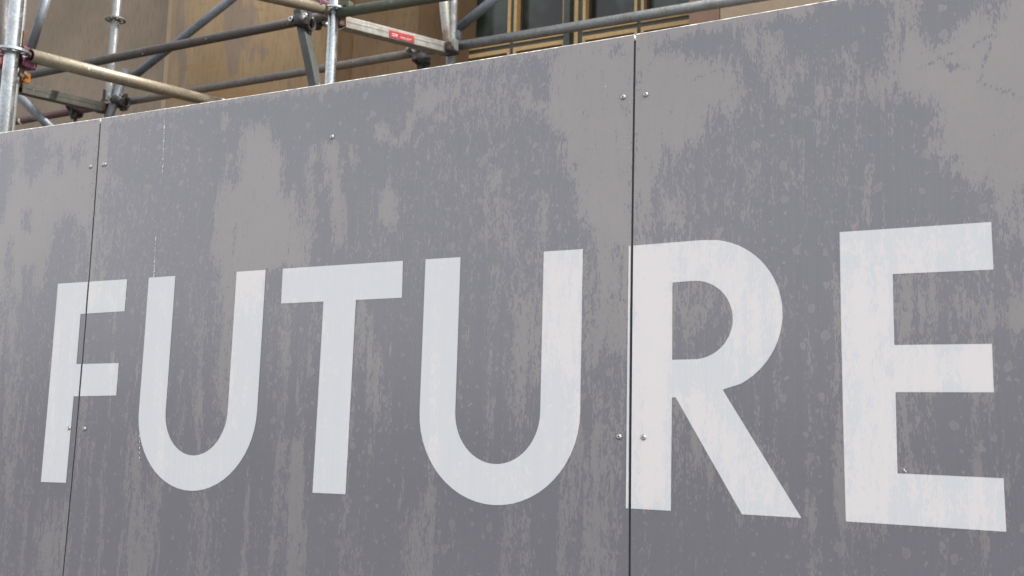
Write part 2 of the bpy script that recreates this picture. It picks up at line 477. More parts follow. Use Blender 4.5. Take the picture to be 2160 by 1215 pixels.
# ================================================================== scaffolding
sc = thing("scaffolding", "steel tube scaffolding standing between grey hoarding and stone building", "scaffolding", (-1.5, 2.2, 0))
SO = Vector((1.5, -2.2, 0))
def sp(name, bm, mats, parent=None, label=None):
    bmesh.ops.translate(bm, verts=bm.verts, vec=SO)
    o = from_bm(name, bm, mats, parent or sc)
    if label: o["label"] = label
    return o
TR = 0.02415
def tube(name, a, b, mat, parent=None, label=None, r=TR):
    bm = bmesh.new(); add_pipe(bm, a, b, r, 0.004, 24)
    return sp(name, bm, mat, parent, label)
def rosette(p, mat, parent, tilt=0):
    bm = bmesh.new()
    rs = [0.0245, 0.034, 0.050, 0.061]; N = 48
    V = [[bm.verts.new((r*math.cos(2*math.pi*i/N), r*math.sin(2*math.pi*i/N), 0)) for i in range(N)] for r in rs]
    fs = []
    for k in range(3):
        for i in range(N):
            if k == 1 and i % 6 in (1, 2, 3):
                continue
            fs.append(bm.faces.new((V[k][i], V[k+1][i], V[k+1][(i+1) % N], V[k][(i+1) % N])))
    ex = bmesh.ops.extrude_face_region(bm, geom=fs)
    bmesh.ops.translate(bm, verts=[v for v in ex['geom'] if isinstance(v, bmesh.types.BMVert)], vec=(0, 0, 0.009))
    bmesh.ops.delete(bm, geom=[v for v in bm.verts if not v.link_faces], context='VERTS')
    bmesh.ops.translate(bm, verts=bm.verts, vec=Vector(p)-Vector((0, 0, 0.0045)))
    return sp("rosette", bm, mat, parent)
def head(p, dirv, mat, wedge_mat, parent, s=1.0, wedge=0.06):
    """wedge head gripping a rosette: two jaws, a cheek block and the wedge plate"""
    d = Vector(dirv).normalized()
    x, y, z = frame(d)
    p = Vector(p)
    bm = bmesh.new()
    c = p + z*0.058
    add_box(bm, c + y*0.0205*s, x, y, z, 0.040*s, 0.029*s, 0.052, 0.005)
    add_box(bm, c - y*0.0205*s, x, y, z, 0.040*s, 0.029*s, 0.052, 0.005)
    add_box(bm, p + z*0.086, x, y, z, 0.046*s, 0.066*s, 0.018, 0.006)
    o = sp("ledger_head", bm, mat, parent)
    bm = bmesh.new()
    add_box(bm, p + z*0.050 + Vector((0, 0, 1))*(wedge/2 - 0.018*s), x, Vector((0, 0, 1)), z, 0.006, wedge + 0.104*s, 0.020, 0.001)
    sp("wedge", bm, wedge_mat, parent)
    return o
def coupler(p, ax1, ax2, mat, gap=0.056, nut='screw', size=1.0):
    """two saddle clamps back to back, each with its hinge lug and bolt"""
    p = Vector(p); a1 = Vector(ax1).normalized(); a2 = Vector(ax2).normalized()
    n = a1.cross(a2).normalized()
    bm = bmesh.new()
    for c, ax, sg in ((p, a1, 1), (p + n*gap, a2, -1)):
        add_pipe(bm, c - ax*0.026*size, c + ax*0.026*size, 0.0325*size, 0.0075, 20)
        side = ax.cross(n).normalized()
        for k in (1, -1):
            add_box(bm, c + side*0.038*k*size, side, ax, n, 0.022, 0.036*size, 0.026, 0.004)
    add_box(bm, p + n*gap*0.5, a1, n.cross(a1), n, 0.040, 0.040, gap-0.05, 0.003)
    o = sp("coupler", bm, mat)
    bm = bmesh.new()
    for c, ax in ((p, a1), (p + n*gap, a2)):
        side = ax.cross(n).normalized()
        b = c + side*0.040*size
        add_tube(bm, b - n*0.030, b + n*0.034, 0.0065, 10)
        add_tube(bm, b + n*0.018, b + n*0.030, 0.0125, 6)
        add_tube(bm, b - n*0.030, b - n*0.018, 0.0125, 6)
    bo = sp("bolt", bm, nut, o)
    bo.location = (0, 0, 0)
    return o
def channel(name, a, b, mat, w=0.048, h=0.056, t=0.004, label=None, flat=0.0):
    """U-section transom, open side up, with a stiffening rib along each web"""
    a, b = Vector(a), Vector(b)
    x, y, z = frame(b-a)
    c = (a+b)/2; L = (b-a).length
    bm = bmesh.new()
    add_box(bm, c - y*h/2, x, y, z, w, t, L, 0.001)
    for k in (1, -1):
        add_box(bm, c + x*k*(w/2), x, y, z, t, h, L, 0.001)
        add_box(bm, c + x*k*(w/2+t*0.5) + y*h*0.10, x, y, z, t*0.6, h*0.16, L*0.98, 0.0008)
        add_box(bm, c + x*k*(w/2-0.005) + y*h/2, x, y, z, 0.012, t, L, 0.001)
    return sp(name, bm, mat, None, label)

YF, YB = 2.20, 2.93
# --- standards
def standard(x, y, mat, label, ros, ros_mat=None, ztop=6.4):
    o = tube("standard", (x, y, 0.02), (x, y, ztop), mat, None, label)
    bm = bmesh.new(); box6(bm, x-0.075, x+0.075, y-0.075, y+0.075, 0.002, 0.010, 0.001)
    sp("base_plate", bm, 'galv_dull', o)
    for z in ros:
        rosette((x, y, z), ros_mat or mat, o)
    return o
z1 = 3.0526
x1s = -1.3293
s1 = standard(x1s, 0.77, 'galv', "bright galvanised upright nearest the hoarding", (z1-1.5, z1-1.0, z1-0.5+0.0, z1, z1+0.5, z1+1.0))
x0b = -3.1817
z0b = 3.7027
s0 = standard(x0b, YF, 'galv_dull', None, (z0b-1, z0b, z0b+0.5, z0b+1))
x2s = -3.2775
z2 = 4.2983
s2 = standard(x2s, YB, 'galv_dull', "thin upright with a rosette plate in mid air", (z2-1.0, z2, z2+0.5), 'coupler_grey')  # less sunlight put into the colour by the duller steel
x3s = -1.0776
z3 = 3.7097
s3 = standard(x3s, YF, 'galv', "bright galvanised upright joined by green and olive tubes", (z3-1.0, z3-0.5, z3, z3+0.5))
x4s = -0.8921
z4 = 3.7665
s4 = standard(x4s, YB, 'galv_dull', "upright behind the pale rust streaked brace", (z4-1.0, z4-0.5, z4, z4+0.5))

# --- long tubes parallel with the front
YL1 = 2.52
p, q = Vector((-3.9797, 2.52, 3.8408)), Vector((-1.2336, 2.52, 3.8533))
L1 = tube("ledger", p, q, 'dark', None, "upper dark brown tube")
a1 = (q-p).normalized()
YL2 = 3.30
p, q = Vector((-3.5529, 3.3, 3.9228)), Vector((-1.1253, 3.3, 3.9302))
L2 = tube("ledger", p, q, 'brown', None, "lower brown grey tube")
p2 = Vector((-4.9781, 3.3, 3.9122))
L2b = tube("ledger", p2, p + (p2-p).normalized()*(-0.001), 'red', None, "dull red tube low on the left")
bm = bmesh.new(); tq = Vector((-4.5123, 3.3, 3.9125)); ta = (p-p2).normalized(); add_pipe(bm, tq-ta*0.008, tq+ta*0.008, TR+0.0009, 0.001, 24); sp("tape_ring", bm, 'tape', L2b)
a2 = (q-p).normalized()
p, q = Vector((-0.8634, 2.93, 3.7632)), Vector((0.7522, 2.93, 3.7606))
L3 = tube("ledger", p, q, 'galv_dull', None, "long grey tube in front of the window")
p, q = Vector((-1.0453, 2.2, 3.6926)), Vector((-0.1267, 2.2, 3.669))
LG = tube("ledger", p, q, 'green', None, "green and grey tube right of the middle upright")
# --- olive tubes running back towards the building
p, q = Vector((-1.3171, 0.83, 3.061)), Vector((-1.4621, 2.1, 3.258))
G1 = tube("transom_tube", p, q, 'olive', None, "long olive tube sloping down behind the hoarding top")
gd = (q-p).normalized()
w = Vector((-1.4889, 1.9, 3.2637))
k = (w-p).dot(gd); w = p + gd*k
bm = bmesh.new(); add_pipe(bm, w-gd*0.008, w+gd*0.008, TR+0.0010, 0.001, 24); sp("tape_ring", bm, 'tape', G1)
p2, q2 = Vector((-1.2407, 1.55, 3.6065)), Vector((-1.0919, 2.17, 3.7024))
T1 = tube("transom_tube", p2, q2, 'olive', None, "olive tube entering from the top edge")
# --- heads on the near rosette
r1 = Vector((x1s, 0.77, z1))
head(r1, gd*Vector((1, 1, 0)), 'purple', 'rust', G1, 1.0, 0.06)
hl = head(r1, (-0.95, 0.35, 0), 'redpaint', 'galv_dull', s1, 1.0, 0.05)
tube("ledger", r1 + Vector((-0.95, 0.35, 0))*0.09, r1 + Vector((-0.95, 0.35, 0))*1.2, 'galv_dull')
r3 = Vector((x3s, YF, z3))
head(r3, (q2-p2)*Vector((-1, -1, 0)), 'purple', 'rust', T1, 0.72, 0.0)
head(r3, (1, 0, 0), 'green', 'rust', LG, 0.78, 0.0)
r0 = Vector((x0b, YF, z0b))
r2 = Vector((x2s, YB, z2-0.5))
# --- channel transoms
ca, cb = Vector((-3.1917, 2.24, 3.6364)), Vector((-3.2715, 2.86, 3.7249))
channel("channel_transom", ca, cb, 'channel', 0.048, 0.054, 0.004, "dark grey channel between the left uprights")
head(r0 + Vector((0.0, 0, 0.0)), (-0.15, 1.0, 0), 'orange', 'orange', s0, 0.85, 0.03)
dcb = (cb-ca).normalized()
bm = bmesh.new(); x, y, z = frame(dcb)
add_box(bm, cb + z*0.02, x, y, z, 0.054, 0.064, 0.045, 0.005)
add_box(bm, cb + z*0.045 + y*0.01, x, y, z, 0.036, 0.085, 0.03, 0.005)
sp("ledger_head", bm, 'rust', s2)
bm = bmesh.new(); add_box(bm, cb + z*0.03 + Vector((0, 0, 0.075)), x, Vector((0, 0, 1)), z, 0.006, 0.08, 0.022, 0.001); sp("wedge", bm, 'coupler', s2)
rosette((x2s, YB, 3.7567), 'galv_dull', s2)
ca, cb = Vector((-1.0641, 2.25, 3.665)), Vector((-0.887, 2.86, 3.7298))
ch = channel("channel_transom", ca, cb, 'channel_pale', 0.048, 0.050, 0.004, "pale steel channel carrying a red sticker")
x, y, z = frame(cb-ca)
# the web that faces the camera
sgn = 1 if x.dot(Vector((1.85, -1.63, 1.75)) - ca) > 0 else -1
fx = x*sgn
st0 = (Vector((-0.9832, 2.57, 3.7211)) - ca).dot(z)
base = ca + z*st0 + fx*0.0275
bm = bmesh.new(); add_box(bm, base - y*0.004, fx, y, z, 0.0016, 0.034, 0.155, 0.0); so = sp("sticker", bm, 'sticker', ch)
bm = bmesh.new()
f2 = fx*0.0012
for (dz, dy, lz, ly) in ((-0.052, 0.003, 0.022, 0.004), (-0.052, -0.006, 0.018, 0.004), (-0.034, -0.001, 0.010, 0.010), (0.006, -0.004, 0.035, 0.003), (0.045, -0.004, 0.030, 0.003), (0.02, -0.010, 0.05, 0.0015)):
    add_box(bm, base - y*0.004 + f2 + z*dz*(1 if z.dot(Vector((1, 0, 0))) > 0 else -1) + y*dy, fx, y, z, 0.0006, ly, lz)
sp("sticker_print", bm, 'sticker_white', so)
bm = bmesh.new(); add_box(bm, cb + z*0.010, x, y, z, 0.056, 0.058, 0.040, 0.006); sp("ledger_head", bm, 'blue', ch)
bm = bmesh.new(); add_box(bm, ca - z*0.025, x, y, z, 0.044, 0.044, 0.06, 0.008); sp("ledger_head", bm, 'rust', ch)

# --- braces
D1 = tube("diagonal_brace", (-3.0945, 2.3, 4.2284), (-3.2177, 2.3, 3.8432), 'blue', None, "steep grey brace behind the near upright")
D2 = tube("diagonal_brace", (-2.2035, 3.02, 4.4414), (-3.2363, 3.02, 3.9301), 'blue', None, "long slanting grey brace crossing the upper tube")
D2b = tube("diagonal_brace", (-3.2295, 3.0, 3.9888), (-3.1816, 2.84, 3.6036), 'blue', None, "short brace end beside the thin upright")
D3 = tube("diagonal_brace", (-3.4279, 2.36, 3.7111), (-3.1745, 2.6, 3.3958), 'blue', None, "blue grey brace running down behind the hoarding")
D4 = tube("diagonal_brace", (-0.6002, 2.99, 4.0569), (-0.897, 2.99, 3.8804), 'blue', None, "grey brace rising in front of the window")
bm = bmesh.new(); add_pipe(bm, (-0.8918, 2.99, 3.8897), (-0.8965, 2.99, 3.7943), 0.021, 0.004, 20); sp("brace_end", bm, 'blue', D4)
# dark steel upright edge at the far left
tube("standard", (-2.5371, 1.6, 3.9147), (-2.4567, 1.6, 3.083), 'dark', None, "dark tube cut by the left edge", 0.034)
# dark flat channel brace clamped under the olive tube
b0, b1 = Vector((-1.4517, 2.42, 3.8564)), Vector((-1.3069, 2.42, 3.3756))
channel("channel_brace", b0, b1, 'channel_dark', 0.040, 0.046, 0.004, "dark channel brace hanging from the coupler")
# pale tapering brace with flattened end
pa, pb = Vector((-0.9231, 2.86, 4.1426)), Vector((-0.8708, 2.86, 3.7347))
x, y, z = frame(pb-pa, Vector((0, 1, 0)))
bm = bmesh.new()
L = (pb-pa).length
rows = [(0.0, 0.0245, 0.0245), (0.50, 0.0245, 0.0245), (0.72, 0.022, 0.020), (0.88, 0.020, 0.011), (1.0, 0.017, 0.007)]
rings = []
for f_, rx, ry in rows:
    rings.append([bm.verts.new(pa + z*L*f_ + x*rx*math.cos(2*math.pi*i/24) + y*ry*math.sin(2*math.pi*i/24)) for i in range(24)])
for a, b in zip(rings, rings[1:]):
    for i in range(24):
        f = bm.faces.new((a[i], a[(i+1) % 24], b[(i+1) % 24], b[i])); f.smooth = True
bm.faces.new(rings[0][::-1]); bm.faces.new(rings[-1])
PB = sp("diagonal_brace", bm, 'brace_pale', None, "pale rust streaked brace with flattened end")
bm = bmesh.new(); add_box(bm, (-0.8534, 2.84, 3.73), *AX, 0.030, 0.03, 0.045, 0.008); sp("brace_pin", bm, 'rust', PB)
bm = bmesh.new(); add_box(bm, (-0.833, 2.86, 3.7413), *AX, 0.030, 0.04, 0.060, 0.007); sp("ledger_head", bm, 'channel_pale', L3)
bm = bmesh.new(); add_box(bm, (-0.8596, 2.87, 3.7169), *AX, 0.080, 0.07, 0.030, 0.010); sp("ledger_head", bm, 'coupler', s4)

# --- couplers
coupler((-1.4016, 2.37, 3.7762), (0.2, 0, 1), a1, 'coupler', 0.056)
coupler((-1.4627, 2.52, 3.862), a1, (0.1, 0.2, 1), 'coupler', -0.05, 'screw', 1.0)
coupler((-3.9806, 3.3, 3.8986), a2, (0.3, 0.6, 0.7), 'coupler', 0.056, 'coupler')
coupler((-3.4879, 3.24, 3.9027), a2, (0.35, 0, 1), 'coupler', 0.056, 'coupler_grey')
coupler((-1.3186, 3.3, 3.9101), a2, (0.1, 0.4, 0.9), 'coupler_grey', 0.056, 'recess')
coupler((-1.2755, 3.28, 3.8399), (1, 0.3, 0), (0.1, 0.4, 0.9), 'coupler', 0.05, 'coupler')
coupler((-3.1485, 2.88, 3.7564), (0.35, 0, 1), (1, 0.1, 0), 'coupler', 0.05, 'coupler_grey')

# ================================================================== hoarding
hd = thing("hoarding", "weathered grey panel hoarding lettered FUTURE in large white capitals", "hoarding", (0.61, 0, 0))
HO = Vector((-0.61, 0, 0))
CX = [0.00451, -0.00195, -0.00555, 9e-05, -0.00013, -0.01409, 0.00443, 0.0277, -0.00109, -0.0057, 0.00329, 0.00598, 0.02045, 0.00011, 0.00459]
CZ = [-0.00641, 0.00057, 0.00441, 0.02905, -0.00126, 0.00036, -0.0018, 0.00318, 0.00624, -0.00073, 0.02153, 2e-05, -0.00018, 0.00483, 3e-05]
def lens_warp(x, z):
    """lens distortion put into the shape: sheets, print and screws shifted in plane"""
    x = np.asarray(x, float); z = np.asarray(z, float)
    X = np.clip(x, -0.42, 1.88)-0.8; Z = np.clip(z, 1.45, 2.46)-2.0
    dx = 0; dz = 0; k = 0
    for i in range(5):
        for j in range(5-i):
            t_ = X**i*Z**j
            dx = dx + CX[k]*t_; dz = dz + CZ[k]*t_; k += 1
    return x+dx, z+dz
BOW = (-0.0035, -0.0050, -0.0042)
def bow(x, z):
    """the thin sheets belly out a few millimetres between their posts"""
    x = np.asarray(x, float); z = np.asarray(z, float)
    k_ = np.clip(np.floor((x+1.22)/1.22), 0, 2).astype(int)
    u_ = np.clip((x+1.22)/1.22-k_, 0, 1)
    return np.array(BOW)[k_]*np.sin(math.pi*u_)*(0.6+0.4*np.sin(3.1*z+1.7*k_+2.2*u_))
